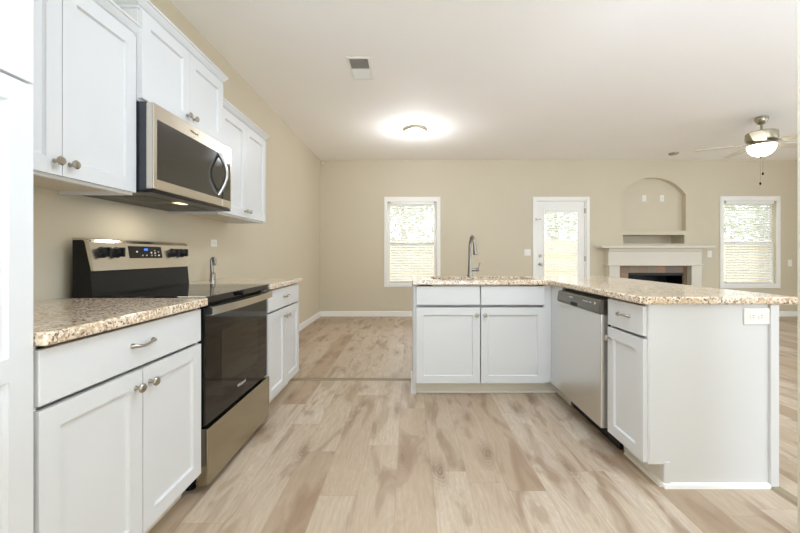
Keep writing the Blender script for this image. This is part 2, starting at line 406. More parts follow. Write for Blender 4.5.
MB().lathe([(.03, 0), (.03, .012), (.024, .018), (0, .019)], (2.392, gy, 1.10), (0, -1, 0)).box(2.388, gy - .035, 1.088, 2.396, gy - .018, 1.112).build('deadbolt', M['nickel'], slab)
for z in (1.92, 1.05, .28):
    MB().lathe([(.009, 0), (.009, .09)], (3.200, WF - .003, z - .045)).box(3.194, WF - .004, z - .045, 3.215, WF + .002, z + .045).build('hinge', M['nickel'], door)
MB().box(2.29, WF - .024, 1.745, 2.325, WF - .018, 1.79).box(2.325, WF - .05, 1.76, 2.375, WF - .02, 1.775, bev=.003).lathe([(.012, 0), (.012, .02), (0, .024)], (2.365, WF - .05, 1.768), (0, -1, 0), 12).build('door_guard', M['nickel'], door)
blind(2.475, 3.068, .28, 1.94, gy - .004 - .02, 'white slatted blind hung on the glazed back door', pitch=.042, w=.036, tilt=30, wand=.045)

# ------------------------------------------------------------------ cabinets (local: x along the front, -y out of the front, z up)
def shaker(m, x0, x1, z0, z1, y=0, t=.02, rail=.058, rec=.011, mids=()):
    m.box(x0, y - t, z0, x0 + rail, y, z1); m.box(x1 - rail, y - t, z0, x1, y, z1)
    zs = [z0] + list(mids) + [z1]
    m.box(x0 + rail, y - t, z0, x1 - rail, y, z0 + rail); m.box(x0 + rail, y - t, z1 - rail, x1 - rail, y, z1)
    for c in mids: m.box(x0 + rail, y - t, c - rail / 2 + .0, x1 - rail, y, c + rail / 2)
    b = .003  # bead around the recess
    lo = z0 + rail
    m.box(x0 + rail, y - t + rec, z0 + rail, x1 - rail, y, z1 - rail)
    for a, c in zip([z0 + rail] + [q + rail / 2 for q in mids], [q - rail / 2 for q in mids] + [z1 - rail]):
        xa, xb = x0 + rail, x1 - rail; yf, yb = y - t, y - t + rec
        e = .005
        m.prism([(a, yf + .003), (a + e, yb), (a, yb)], 'x', xa, xb) if False else None
        for tri, ax, p, q in (([(yf + .003, a), (yb, a + e), (yb, a)], 'x', xa, xb), ([(yf + .003, c), (yb, c), (yb, c - e)], 'x', xa, xb)):
            m.prism(tri, ax, p, q)
        m.prism([(xa, yf + .003), (xa + e, yb), (xa, yb)], 'z', a, c); m.prism([(xb, yf + .003), (xb, yb), (xb - e, yb)], 'z', a, c)
    return m
def knob(parent, x, z, y=-.02):
    MB().lathe([(.009, 0), (.007, .004), (.0055, .012), (.008, .017), (.0155, .022), (.0165, .026), (.013, .031), (0, .033)], (x, y, z), (0, -1, 0), 20).build('knob', M['nickel'], parent, True)
def pull(parent, x, z, y=-.02, L=.1):
    pts = []; rr = []
    for i in range(13):
        a = i / 12; q = 1 - (2 * a - 1) ** 2
        pts.append((x + (a - .5) * L, y - .006 - .02 * q ** .6, z - .004 * math.sin(2 * PI * a))); rr.append(.0075 - .0032 * q)
    mm = MB().tube(pts, rr, 10)
    for s in (-1, 1): mm.lathe([(.0095, 0), (.008, .006), (.004, .012), (0, .013)], (x + s * L / 2, y, z), (0, -1, 0), 14)
    mm.build('pull_handle', M['nickel'], parent, True)

def crown(m, x0, x1, depth, z, front=0, h=.055, out=.036, left=True, right=True):
    prof = [(0, 0), (-.006, 0), (-.006, .012), (-.014, .016), (-.024, .03), (-.03, .042), (-out, .044), (-out, h), (0, h)]
    # front run with mitred ends, then side returns
    A = [m.bm.verts.new((x0 + (q[0] if left else 0), front + q[0], z + q[1])) for q in prof]
    B = [m.bm.verts.new((x1 - (q[0] if right else 0), front + q[0], z + q[1])) for q in prof]
    Cc = [m.bm.verts.new((x0 + (q[0] if left else 0), depth, z + q[1])) for q in prof]
    D = [m.bm.verts.new((x1 - (q[0] if right else 0), depth, z + q[1])) for q in prof]
    n = len(prof)
    for U, V in ((A, B), (Cc, A), (B, D)):
        for i in range(n - 1): m.bm.faces.new((U[i], V[i], V[i + 1], U[i + 1]))
    m.bm.faces.new((A[-1], B[-1], D[-1], Cc[-1])); m.bm.faces.new((A[0], B[0], D[0], Cc[0])); m.bm.faces.new(Cc); m.bm.faces.new(D)
    return m

def base_cab(label, loc, rz, w, depth, door_list, drawer_list, pulls=True, group='white base cabinets', toe=True, gap=.004, z_door=(.115, .710), z_drw=(.723, .870), body_x=None):
    t = thing('base_cabinet', label, 'cabinet', loc, rz, group)
    bx0, bx1 = body_x or (0, w)
    b = MB()
    b.box(bx0, 0, .11, bx0 + .018, depth, .88).box(bx1 - .018, 0, .11, bx1, depth, .88).box(bx0 + .018, 0, .11, bx1 - .018, depth, .128).box(bx0 + .018, depth - .012, .128, bx1 - .018, depth, .88).box(bx0 + .018, .04, .68, bx1 - .018, .055, .76)
    if bx1 > w: b.box(w - .01, -.001, .105, bx1 - .018, .018, .88)
    b.build('body', M['cab'], t)
    box('toe_kick', M['shoe'], (bx0, .075, 0, bx1, .09, .11), t)
    for (x0, x1, kx) in door_list:
        d = shaker(MB(), x0, x1, *z_door).build('door', M['cab'], t); knob(d, kx, z_door[1] - .058)
    for (x0, x1, hp) in drawer_list:
        d = MB().box(x0, -.02, z_drw[0], x1, 0, z_drw[1], bev=.003).build('drawer', M['cab'], t)
        if hp: pull(d, (x0 + x1) / 2, (z_drw[0] + z_drw[1]) / 2 + .006)
    return t
BF = -.975  # left run body front
w = .75
base_cab('white two door base cabinet with one wide drawer, beside the pantry', (BF, .942, 0), PI / 2, w, -WL + BF - .002, [(.006, w / 2 - .002, w / 2 - .035), (w / 2 + .002, w - .006, w / 2 + .035)], [(.006, w - .006, True)])
w = .70
base_cab('white two door base cabinet on the far side of the range', (BF, 2.488, 0), PI / 2, w, -WL + BF - .002, [(.006, w / 2 - .002, w / 2 - .035), (w / 2 + .002, w - .006, w / 2 + .035)], [(.006, w - .006, True)])
# sink base, faces the camera
SY = 2.915
t = base_cab('white sink base cabinet with two doors facing the kitchen', (.055, SY, 0), 0, 1.02, .56, [(.003, .506, .478), (.514, 1.017, .542)], [(.003, .506, False), (.514, 1.017, False)], z_door=(.105, .702), body_x=(0, 1.074))
for ch in t.children:
    if ch.name.startswith('drawer'): ch.name = 'false_drawer_front'
# narrow cabinet at the end of the peninsula, faces left
base_cab('narrow white one door cabinet beside the dishwasher', (1.151, 2.094, 0), -PI / 2, .319, .585, [(.004, .319, .034)], [(.004, .319, True)])

# pantry
t = thing('pantry_cabinet', 'tall white pantry cabinet at the left edge', 'cabinet', (BF, .42, 0), PI / 2)
pw = .516
MB().box(0, 0, .11, pw, -WL + BF - .002, 2.245).build('body', M['cab'], t)
box('toe_kick', M['shoe'], (0, .075, 0, pw, .09, .11), t)
d = shaker(MB(), .004, pw - .003, .115, 1.545, mids=(.84,), rail=.056).build('door', M['cab'], t); knob(d, .04, 1.0)
d = shaker(MB(), .004, pw - .003, 1.553, 2.235, rail=.056).build('door', M['cab'], t); knob(d, .04, 1.60)
crown(MB(), 0, pw, -WL + BF - .004, 2.245).build('crown_moulding', M['cab'], t)

# wall cabinets
def wall_cab(label, y0, y1, z0, z1, df, knobs=True, under=True):
    """df: distance of the door fronts from x=0"""
    w = y1 - y0; bf = -(df + .02); dep = bf - WL - .002
    t = thing('wall_cabinet', label, 'cabinet', (bf, y0, z0), PI / 2, 'white wall cabinets')
    h = z1 - z0
    b = MB(); th = .016
    b.box(0, 0, .02, w, dep, h)                 # carcass above a recessed underside
    b.box(0, 0, 0, w, .018, .02); b.box(0, .018, 0, th, dep, .02); b.box(w - th, .018, 0, w, dep, .02)
    b.build('body', M['cab'], t)
    box('underside', M['cabin'], (th, .019, .016, w - th, dep, .0195), t)
    for (x0, x1, kx) in ((.004, w / 2 - .0015, w / 2 - .03), (w / 2 + .0015, w - .004, w / 2 + .03)):
        d = shaker(MB(), x0, x1, .012, h - .006).build('door', M['cab'], t); knob(d, kx, .06)
    crown(MB(), 0, w, dep - .002, h, front=-.0).build('crown_moulding', M['cab'], t)
    return t
wall_cab('white two door wall cabinet between pantry and microwave', .977, 1.712, 1.395, 2.138, 1.27)
wall_cab('raised white wall cabinet directly above the microwave', 1.716, 2.474, 1.842, 2.272, 1.25)
wall_cab('white two door wall cabinet on the far side of the microwave', 2.478, 3.255, 1.395, 2.128, 1.27)

# end of peninsula
t = thing('peninsula_end_panel', 'plain white end panel of the peninsula nearest the camera', 'cabinet panel', (1.151, 1.767, 0))
MB().box(0, 0, .11, .61, .0075, .880).box(.074, 0, .0, .61, .0075, .11).build('panel', M['cab'], t)
MB().box(.580, -.012, 0, .620, .0075, .880, bev=.002).build('corner_post', M['cab'], t)
MB().box(.004, -.003, .123, .022, 0, .88, bev=.001).build('edge_strip', M['cab'], t)
MB().box(.074, -.006, .02, .105, 0, .122, bev=.002).build('notch_block', M['cab'], t)
MB().prism([(0, 0), (-.016, 0), (-.012, .016), (0, .022)], 'x', .07, .579).build('shoe_moulding', M['trim'], t)
t = thing('peninsula_back_panel', 'white back panel of the peninsula facing the living room', 'cabinet panel', (1.772, 1.80, 0))
MB().box(-.03, 0, 0, 0, 1.66, .88).build('panel', M['cab'], t)
MB().box(-1.715, 1.68, 0, 0, 1.70, .88).build('rear_panel', M['cab'], t)
# left side panel + shoe moulding of sink run, filler corner
t = thing('peninsula_side_panel', 'white side panel of the peninsula beside the floor strip', 'cabinet panel', (.03, SY, 0))
MB().box(0, .03, 0, .024, .56, .88).box(.01, 0, .1, .024, .03, .88).build('panel', M['cab'], t)
MB().box(-.012, .045, 0, 0, .56, .02).build('shoe_moulding', M['trim'], t)
t = thing('corner_filler', 'white filler strips in the inner corner beside the dishwasher', 'cabinet panel', (1.131, SY, 0))
MB().box(0, -.203, .1, .02, 0, .88).box(-.001, -.012, .1, .02, .0, .88).build('side_strip', M['cab'], t)
MB().box(-.002, .076, 0, .088, .09, .11).box(.068, -.19, 0, .074, .076, .035).build('toe_block', M['shoe'], t)
# toe mouldings
o = MB().prism([(SY + .075, 0), (SY + .06, 0), (SY + .063, .014), (SY + .075, .02)], 'x', .03, 1.21).build('shoe_moulding', M['shoe']); tag(o, 'thin shoe moulding on the floor under the sink base cabinet', 'moulding')
o = MB().prism([(1.226, 0), (1.206, 0), (1.210, .016), (1.226, .022)], 'y', 1.765, 2.06).build('shoe_moulding', M['shoe']); tag(o, 'thin shoe moulding under the narrow cabinet by the dishwasher', 'moulding')

# ------------------------------------------------------------------ countertops
def slab(name, label, poly, holes=None):
    bm = bmesh.new()
    return bm
def counter(label, poly, z0=.882, z1=.918, bev=.006):
    bm = bmesh.new()
    A = [bm.verts.new((x, y, z0)) for x, y in poly]; B = [bm.verts.new((x, y, z1)) for x, y in poly]
    n = len(poly); bm.faces.new(A[::-1]); bm.faces.new(B)
    for i in range(n): bm.faces.new((A[i], A[(i + 1) % n], B[(i + 1) % n], B[i]))
    bmesh.ops.bevel(bm, geom=[e for e in bm.edges], offset=bev, segments=3, profile=.5, affect='EDGES')
    m = MB(); m.bm.free(); m.bm = bm
    o = m.build('countertop', M['granite']); tag(o, label, 'countertop', 'granite countertops'); return o
counter('speckled granite countertop between pantry and range', [(WL + .001, .940), (-.93, .940), (-.93, 1.702), (WL + .001, 1.702)])
counter('speckled granite countertop on the far side of the range', [(WL + .001, 2.478), (-.93, 2.478), (-.93, 3.215), (WL + .001, 3.215)])
# L-shaped peninsula with the sink cut-out
HX0, HX1, HY0, HY1 = .19, 1.05, 2.99, 3.37
bm = bmesh.new()
outer = [(.031, 2.87), (1.09, 2.87), (1.105, 2.855), (1.105, 1.755), (1.12, 1.738), (1.84, 1.738), (1.857, 1.755), (1.857, 3.52), (.031, 3.52)]
hole = []
r = .05
for (cx, cy, a0) in ((HX1 - r, HY1 - r, 0), (HX0 + r, HY1 - r, 90), (HX0 + r, HY0 + r, 180), (HX1 - r, HY0 + r, 270)):
    for k in range(6):
        a = math.radians(a0 + 18 * k); hole.append((cx + r * math.cos(a), cy + r * math.sin(a)))
z0, z1 = .882, .918; e = .006
def loop(pts, z): return [bm.verts.new((x, y, z)) for x, y in pts]
def inset(pts, d):   # shrink a counter-clockwise/clockwise polygon by d (simple normal offset)
    n = len(pts); out = []
    area = sum(pts[i][0] * pts[(i + 1) % n][1] - pts[(i + 1) % n][0] * pts[i][1] for i in range(n)); sg = 1 if area > 0 else -1
    for i in range(n):
        p0, p1, p2 = Vector(pts[i - 1]), Vector(pts[i]), Vector(pts[(i + 1) % n])
        a = (p1 - p0).normalized(); b = (p2 - p1).normalized()
        na = Vector((-a.y, a.x)) * sg; nb = Vector((-b.y, b.x)) * sg
        v = (na + nb).normalized(); out.append(tuple(p1 + v * d / max(.4, v.dot(na))))
    return out
def bridge(A, B):
    n = len(A)
    for i in range(n): bm.faces.new((A[i], A[(i + 1) % n], B[(i + 1) % n], B[i]))
oi = inset(outer, e)
o0, o1, o2, o3 = loop(oi, z0), loop(outer, z0 + e), loop(outer, z1 - e), loop(oi, z1)
bridge(o0, o1); bridge(o1, o2); bridge(o2, o3)
hb, ht = loop(hole, z0), loop(hole, z1); bridge(hb, ht)
for O_, I_ in ((o3, ht), (o0, hb)):
    es = []
    for L_ in (O_, I_):
        for i in range(len(L_)):
            es.append(bm.edges.get((L_[i], L_[(i + 1) % len(L_)])))
    bmesh.ops.triangle_fill(bm, edges=es, use_beauty=True)
m = MB(); m.bm.free(); m.bm = bm
o = m.build('countertop', M['granite']); tag(o, 'large L-shaped granite countertop on the peninsula with sink cut-out', 'countertop', 'granite countertops')

# sink basin under the counter
t = thing('kitchen_sink', 'stainless undermount sink set in the peninsula countertop', 'sink', ((HX0 + HX1) / 2, (HY0 + HY1) / 2, .66))
hw, hd = (HX1 - HX0) / 2 + .004, (HY1 - HY0) / 2 + .004; m = MB(); th = .004
m.box(-hw, -hd, 0, hw, hd, th); m.box(-hw, -hd, th, -hw + th, hd, .221); m.box(hw - th, -hd, th, hw, hd, .221); m.box(-hw + th, -hd, th, hw - th, -hd + th, .221); m.box(-hw + th, hd - th, th, hw - th, hd, .221)
m.build('basin', M['steelx'], t)
MB().lathe([(.045, 0), (.045, .004), (.02, .002), (0, .002)], (0, 0, th)).build('drain', M['chrome'], t, True)

# kitchen faucet
t = thing('kitchen_faucet', 'tall steel pull-down faucet behind the peninsula sink', 'faucet', (.570, 3.425, .918))
MB().lathe([(.027, 0), (.027, .012), (.022, .03), (.0175, .16), (.015, .29), (.0135, .30)]).build('body', M['faucet'], t, True)
pts = []; cy_, cz_, R = -.055, .295, .055
for i in range(15):
    a = PI * i / 14; pts.append((.012 * i / 14 * 1.6, -R + R * math.cos(a), .295 + .075 * math.sin(a)))
MB().tube([(0, 0, .27)] + pts, .0125, 14).build('spout', M['faucet'], t, True)
MB().lathe([(.013, 0), (.0145, .02), (.017, .05), (.022, .09), (.02, .097), (0, .097)], (.02, -2 * R, .298), (.10, -.06, -1)).build('spray_head', M['faucet'], t, True)
h = MB().lathe([(.015, 0), (.016, .01), (.016, .062), (.012, .068), (0, .07)], (.014, 0, .062), (1, -.1, 0)).build('handle_hub', M['faucet'], t, True)
MB().tube([(.072, -.006, .062), (.078, -.008, .085), (.09, -.012, .13)], [.008, .006, .0045], 10).build('lever', M['faucet'], t, True)

# small tap on the far left counter
t = thing('tap', 'small chrome tap on the granite counter beyond the range', 'tap', (-1.53, 2.86, .918))
MB().lathe([(.024, 0), (.024, .006), (.02, .012), (.02, .056), (.012, .064)]).build('base', M['faucet'], t, True)
pts = [(-.004, 0, .05), (-.008, 0, .11), (-.009, 0, .15)] + [(-.009 + .013 - .013 * math.cos(q), 0, .155 + .018 * math.sin(q)) for q in [PI * i / 8 for i in range(1, 8)]] + [(.017, 0, .135), (.017, 0, .118)]
MB().tube(pts, [.0145, .013, .012] + [.0115] * 7 + [.0105, .009], 12).build('spout', M['faucet'], t, True)

# ------------------------------------------------------------------ range (local like cabinets: origin front-left-bottom, x along Y)
RY0, RW = 1.708, .762
t = thing('kitchen_range', 'stainless and black glass electric range between the base cabinets', 'range', (-.965, RY0, 0), PI / 2)
RD = .965 + WL  # negative of depth
dep = -WL - .965 - .05
MB().box(.004, .03, .05, RW - .004, dep, .89).build('body', M['black'], t)
for x in (.05, RW - .05):
    for y in (.08, dep - .06): MB().lathe([(.022, 0), (.022, .01), (.012, .012), (.012, .052)], (x, y, 0), n=12).build('leg', M['blackmat'], t)
# cooktop
m = MB(); m.box(0, -.022, .888, RW, .511, .922, bev=.004); ck = m.build('cooktop', M['blackglass'], t)
ringm = plain('burner_ring', (52, 52, 52), .2, var=0)
for (x, y, r) in ((.2, .13, .1), (.56, .13, .08), (.2, .4, .075), (.56, .4, .095)):
    m = MB(); n = 40
    for rr in (r, r * .62):
        A = [m.bm.verts.new((x + rr * math.cos(2 * PI * i / n), y + rr * math.sin(2 * PI * i / n), .9222)) for i in range(n)]
        B = [m.bm.verts.new((x + (rr - .003) * math.cos(2 * PI * i / n), y + (rr - .003) * math.sin(2 * PI * i / n), .9222)) for i in range(n)]
        for i in range(n): m.bm.faces.new((A[i], A[(i + 1) % n], B[(i + 1) % n], B[i]))
    m.build('burner_mark', ringm, ck)
MB().lathe([(.012, 0), (.012, .01), (.016, .014), (.016, .024), (.012, .028), (0, .029)], (.33, -.022, .907), (0, -1, 0), 20).build('lip_knob', M['blackglass'], ck, True)
# oven door
m = MB(); m.box(.006, -.012, .312, RW - .006, .028, .872, bev=.005); od = m.build('oven_door', M['blackglass'], t)
box('oven_window', M['ovenglass'], (.155, -.0135, .455, RW - .165, -.0118, .735), od)
m = MB(); n = 16
front = []; back = []
for i in range(n + 1):
    a = i / n; x = .008 + a * (RW - .016); b = -.048 - .018 * math.sin(PI * a); front.append((x, b)); back.append((x, b + .012))
m.prism(front + back[::-1], 'z', .836, .874); hd_ = m.build('handle', M['steel'], od)
for x in (.004, RW - .034): MB().box(x, -.046, .838, x + .03, -.012, .872, bev=.003).build('handle_bracket', M['blackmat'], od)
# storage drawer
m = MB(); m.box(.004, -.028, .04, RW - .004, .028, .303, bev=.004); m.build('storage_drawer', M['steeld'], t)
# back guard: black core, bright front and top skin
GB, GT = .503, .529
m = MB(); m.prism([(GB, 1.042), (GT - .004, 1.178), (GT + .006, 1.192), (GT + .02, 1.198), (dep, 1.198), (dep, 1.188), (GT + .024, 1.188), (GT + .016, 1.178), (GB + .012, 1.042)], 'x', 0, RW); bgd = m.build('back_guard', M['steel'], t)
m = MB(); m.prism([(GB + .012, 1.043), (GT + .016, 1.178), (GT + .024, 1.1875), (dep, 1.1875), (dep, .89), (.512, .89), (.512, .93), (.522, 1.035), (.522, 1.043)], 'x', .004, RW - .004); m.build('rear_riser', M['black'], t)
def on_guard(z):  # y of the guard face at height z
    return GB + (z - 1.042) / (1.178 - 1.042) * (GT - .004 - GB)
nrm = Vector((0, -.143, .023)).normalized()
for x in (.065, .152, .592, .682):
    y = on_guard(1.13)
    MB().lathe([(.028, 0), (.028, .004), (.022, .006), (.02, .026), (.017, .03), (0, .031)], (x, y, 1.13), nrm, 20).box(x - .006, y - .042, 1.108, x + .006, y - .012, 1.155, bev=.002).build('control_knob', M['blackmat'], bgd)
m = MB(); y0, y1 = on_guard(1.10) - .002, on_guard(1.165) - .002
m.bm.faces.new([m.bm.verts.new(c) for c in ((.235, y0, 1.10), (.49, y0, 1.10), (.49, y1, 1.165), (.235, y1, 1.165))])
r_ = bmesh.ops.extrude_face_region(m.bm, geom=m.bm.faces[:]); bmesh.ops.translate(m.bm, vec=(0, .006, 0), verts=[v for v in r_['geom'] if isinstance(v, bmesh.types.BMVert)])
dp = m.build('display_panel', M['blackglass'], bgd)
y = on_guard(1.148) - .0032; box('clock_display', M['display'], (.345, y, 1.141, .375, y + .001, 1.154), dp)
for i, (x, z) in enumerate([(.29, 1.135), (.33, 1.115), (.36, 1.115), (.40, 1.13), (.40, 1.115), (.43, 1.142), (.43, 1.128), (.43, 1.115), (.46, 1.135), (.46, 1.115)]):
    y = on_guard(z) - .0032; box('button_mark', M['white_mark'] if i % 3 == 0 else M['vent_dark'], (x - .006, y, z - .004, x + .006, y + .001, z + .004), dp)
def text(body, size, parent, name, mat, matrix, ext=.0004):
    cu = bpy.data.curves.new(name, 'FONT'); cu.body = body; cu.size = size; cu.extrude = ext; cu.align_x = 'CENTER'; cu.align_y = 'CENTER'
    tmp = bpy.data.objects.new(name + '_curve', cu); C.objects.link(tmp)
    dg = bpy.context.evaluated_depsgraph_get(); me = bpy.data.meshes.new_from_object(tmp.evaluated_get(dg))
    bpy.data.objects.remove(tmp); me.transform(matrix); me.materials.clear(); me.materials.append(mat)
    o = bpy.data.objects.new(name, me); C.objects.link(o); o.parent = parent; return o
RX = Matrix.Rotation(PI / 2, 4, 'X')
text('Whirlpool', .024, od, 'logo', M['white_mark'], Matrix.Translation((RW / 2, -.0126, .388)) @ RX)

# ------------------------------------------------------------------ microwave
MY0, MW, MZ0, MZ1 = 1.714, .756, 1.41, 1.836
t = thing('microwave', 'stainless over-range microwave under the raised wall cabinet', 'microwave', (-1.23, MY0, MZ0), PI / 2)
h = MZ1 - MZ0; md = -WL - 1.23 - .004
MB().box(.004, 0, .012, MW - .004, md, h).build('body', M['darksteel'], t)
MB().box(0, -.03, .0, MW, md, .014, bev=.003).build('bottom_plate', M['black'], t)
for x0 in (.1, .43):
    m = MB()
    for k in range(10): m.box(x0, .07 + k * .018, -.003, x0 + .22, .078 + k * .018, 0)
    m.build('grease_filter', M['dwpanel'], t)
box('cooktop_lamp', M['lampcover'], (.33, .05, -.003, .41, .09, 0), t)
lamp('cooktop_lamp_light', 'AREA', (-1.36, MY0 + .37, MZ0 - .012), (0, 0, 0), .7, .2, .1, (1, .93, .82))
m = MB(); m.box(0, -.035, .016, .635, 0, h - .002, bev=.006); md_ = m.build('door', M['steel'], t)
box('window', M['mwglass'], (.03, -.0375, .066, .63, -.0345, h - .076), md_, .001)
m = MB(); m.box(.638, -.035, .016, MW, 0, h - .002, bev=.006); cp = m.build('control_panel', M['steel'], t)
box('keypad', M['mwglass'], (.64, -.0375, .066, MW - .02, -.0345, h - .076), cp, .001)
pts = []; rr = []
for i in range(17):
    a = i / 16; q = math.sin(PI * a); pts.append((.582, -.037 - .052 * q, .085 + a * .262)); rr.append(.0115 + .003 * (1 - q))
MB().tube(pts, rr, 12, flat=.75).build('handle', M['chrome'], md_, True)
text('Whirlpool', .018, md_, 'logo', M['dwpanel'], Matrix.Translation((.33, -.0353, h - .04)) @ RX)

# ------------------------------------------------------------------ dishwasher (faces -X)
DY1 = 2.706; DWW = .606
t = thing('dishwasher', 'stainless dishwasher with dark control strip built into the peninsula', 'dishwasher', (1.15, DY1, 0), -PI / 2)
MB().box(.004, .0, .1, DWW - .004, .57, .868).build('tub', M['black'], t)
MB().box(.004, .06, 0, DWW - .004, .075, .11).build('toe_kick', M['blackmat'], t)
m = MB(); m.box(.006, -.045, .118, DWW - .012, 0, .775, bev=.006); dd = m.build('door', M['steelx'], t)
m = MB(); m.prism([(0, .778), (-.056, .778), (-.060, .795), (-.052, .845), (-.045, .858), (0, .858)], 'x', .006, DWW - .012)
cp = m.build('control_strip', M['dwpanel'], t)
MB().box(.235, -.0635, .783, .325, -.05, .806, bev=.004).build('pocket_handle', M['blackmat'], cp)
def on_strip(z): return -.060 + (z - .795) / .05 * .008 - .0012
for i, (x, wd) in enumerate(((.40, .014), (.425, .014), (.45, .014), (.49, .022))):
    y = on_strip(.832); box('button_mark', M['white_mark'], (x - wd / 2, y - .001, .829, x + wd / 2, y + .001, .835), cp)
box('start_button', M['white_mark'], (.535, on_strip(.833) - .001, .826, .553, on_strip(.833) + .002, .84), cp)
box('logo', M['white_mark'], (.20, on_strip(.832) - .001, .8295, .25, on_strip(.832) + .001, .8375), cp)

# ------------------------------------------------------------------ plates on walls
def outlet(label, loc, rz, horizontal=False, scale=1, kind='duplex', group='white wall outlets', cat='outlet', name='wall_outlet'):
    t = thing(name, label, cat, loc, rz, group)
    w, h = (.0625, .039) if horizontal else (.037, .06)
    if kind == 'switch2': w, h = .058, .058
    t.scale = (scale, 1, scale)
    MB().box(-w, -.006, -h, w, 0, h, bev=.003).build('cover_plate', M['plastic'], t)
    if kind == 'duplex':
        for s in (-1, 1):
            c = (s * .02, 0) if horizontal else (0, s * .02)
            f = MB().lathe([(.0155, 0), (.0155, .003), (0, .003)], (c[0], -.0055, c[1]), (0, -1, 0), 20).build('socket', M['plastic'], t)
            m = MB()
            for q in (-.006, .006):
                if horizontal: m.box(c[0] - .004, -.0092, c[1] + q - .001, c[0] + .004, -.0085, c[1] + q + .001)
                else: m.box(c[0] + q - .001, -.0092, c[1] - .002, c[0] + q + .001, -.0085, c[1] + .006)
            m.build('slots', M['slot'], f)
    elif kind == 'cable':
        MB().lathe([(.007, 0), (.007, .008), (.004, .008), (.004, .014), (0, .014)], (0, -.006, .0), (0, -1, 0), 12).build('cable_jack', M['nickel'], t)
    else:
        for s in ((-1, 1) if kind == 'switch2' else (0,)):
            MB().box(s * .023 - .005, -.014, -.012, s * .023 + .005, -.006, .012, bev=.002).build('toggle', M['plastic'], t)
    return t
outlet('white outlet on the left wall above the far granite counter', (WL, 3.04, 1.215), PI / 2, True, .75)
outlet('horizontal white outlet at the top of the peninsula end panel', (1.151 + .519, 1.7665, .822), 0, True)
outlet('left white plate inside the arched niche', (4.345, WF + ND, 2.165), 0)
outlet('right white plate inside the arched niche', (4.672, WF + ND, 2.165), 0, kind='cable')
outlet('white outlet on the wall just right of the fireplace mantel', (5.47, WF, 1.135), 0)
outlet('white double light switch on the wall left of the back door', (2.157, WF, 1.163), 0, kind='switch2', group=None, cat='light switch', name='light_switch')
outlet('small white plate low on the wall right of the second window', (6.93, WF, .97), 0, kind='switch', group=None, cat='light switch', name='light_switch')  # plate set on an unclear pale spot, not known to be a switch

# ------------------------------------------------------------------ fireplace
t = thing('fireplace', 'white fireplace mantel with slate tile surround below the arched niche', 'fireplace', (4.40, WF - .003, 0))
MB().prism([(0, 1.24), (-.215, 1.24), (-.22, 1.246), (-.22, 1.274), (-.215, 1.28), (0, 1.28)], 'x', -1.0, 1.0).build('mantel_shelf', M['mantel'], t)
m = MB(); m.prism([(0, .945), (-.145, .945), (-.145, 1.17), (-.16, 1.19), (-.175, 1.225), (-.195, 1.24), (0, 1.24)], 'x', -.85, .81)
m.build('frieze', M['mantel'], t)
MB().box(-.865, -.165, .925, .83, 0, .955, bev=.006).build('lower_moulding', M['mantel'], t)
for x in (-.83, .635): MB().box(x, -.14, 0, x + .185, 0, .925, bev=.003).build('pilaster', M['mantel'], t)
MB().box(-.645, -.03, .795, .635, -.012, .925).box(-.645, -.03, 0, -.43, -.012, .795).box(.57, -.03, 0, .635, -.012, .795).build('tile_surround', M['slate'], t)
m = MB(); X0, X1, Z1, dp_ = -.43, .569, .795, .4
m.quad((X0, 0, 0), (X0, dp_, 0), (X0, dp_, Z1), (X0, 0, Z1)).quad((X1, 0, 0), (X1, 0, Z1), (X1, dp_, Z1), (X1, dp_, 0)).quad((X0, 0, Z1), (X0, dp_, Z1), (X1, dp_, Z1), (X1, 0, Z1)).quad((X0, dp_, 0), (X1, dp_, 0), (X1, dp_, Z1), (X0, dp_, Z1)).quad((X0, 0, .002), (X1, 0, .002), (X1, dp_, .002), (X0, dp_, .002))
m.build('firebox', M['firebox'], t)
MB().box(X0, -.02, .745, X1, -.008, .795).build('hood_bar', M['firebox'], t)

# ------------------------------------------------------------------ ceiling things
t = thing('ceiling_vent', 'white rectangular air vent in the kitchen ceiling', 'vent', (-.445, 3.395, CEIL))
m = MB(); w, d = .105, .205
m.box(-w, -d, -.008, -w + .022, d, 0).box(w - .022, -d, -.008, w, d, 0).box(-w + .022, -d, -.008, w - .022, -d + .022, 0).box(-w + .022, d - .022, -.008, w - .022, d, 0).box(-w + .022, -.004, -.008, w - .022, .004, 0)
m.build('frame', M['plastic'], t)
box('backing', M['vent_dark'], (-w + .02, -d + .02, -.0015, w - .02, d - .02, -.0005), t)
m = MB()
for s in (-1, 1):
    for k in range(11):
        y = s * (.014 + k * .0165); o_ = .006 * s
        m.prism([(y, -.001), (y + .0015, -.001), (y + .0015 + o_ * 1.6, -.0085), (y + o_ * 1.6, -.0085)], 'x', -w + .022, w - .022)
m.build('louvers', M['plastic'], t)

t = thing('ceiling_light', 'flush dome ceiling light with metal rim near the far wall', 'ceiling light', (.083, 5.02, CEIL))
MB().lathe([(.165, 0), (.168, -.012), (.158, -.035), (.145, -.04), (.14, -.03), (0, -.03)]).build('rim', M['fanmetal'], t, True)
MB().lathe([(.143, -.036), (.138, -.06), (.115, -.09), (.075, -.108), (.02, -.115), (0, -.115)], n=32).build('glass_dome', M['bulbglass'], t, True)
lamp('dome_lamp', 'POINT', (.083, 5.02, CEIL - .36), (0, 0, 0), 10.5, .1, color=(.9, .93, 1)).parent = None
MB().lathe([(.012, -.113), (.012, -.12), (.006, -.128), (0, -.13)], n=12).build('finial', M['fanmetal'], t, True)

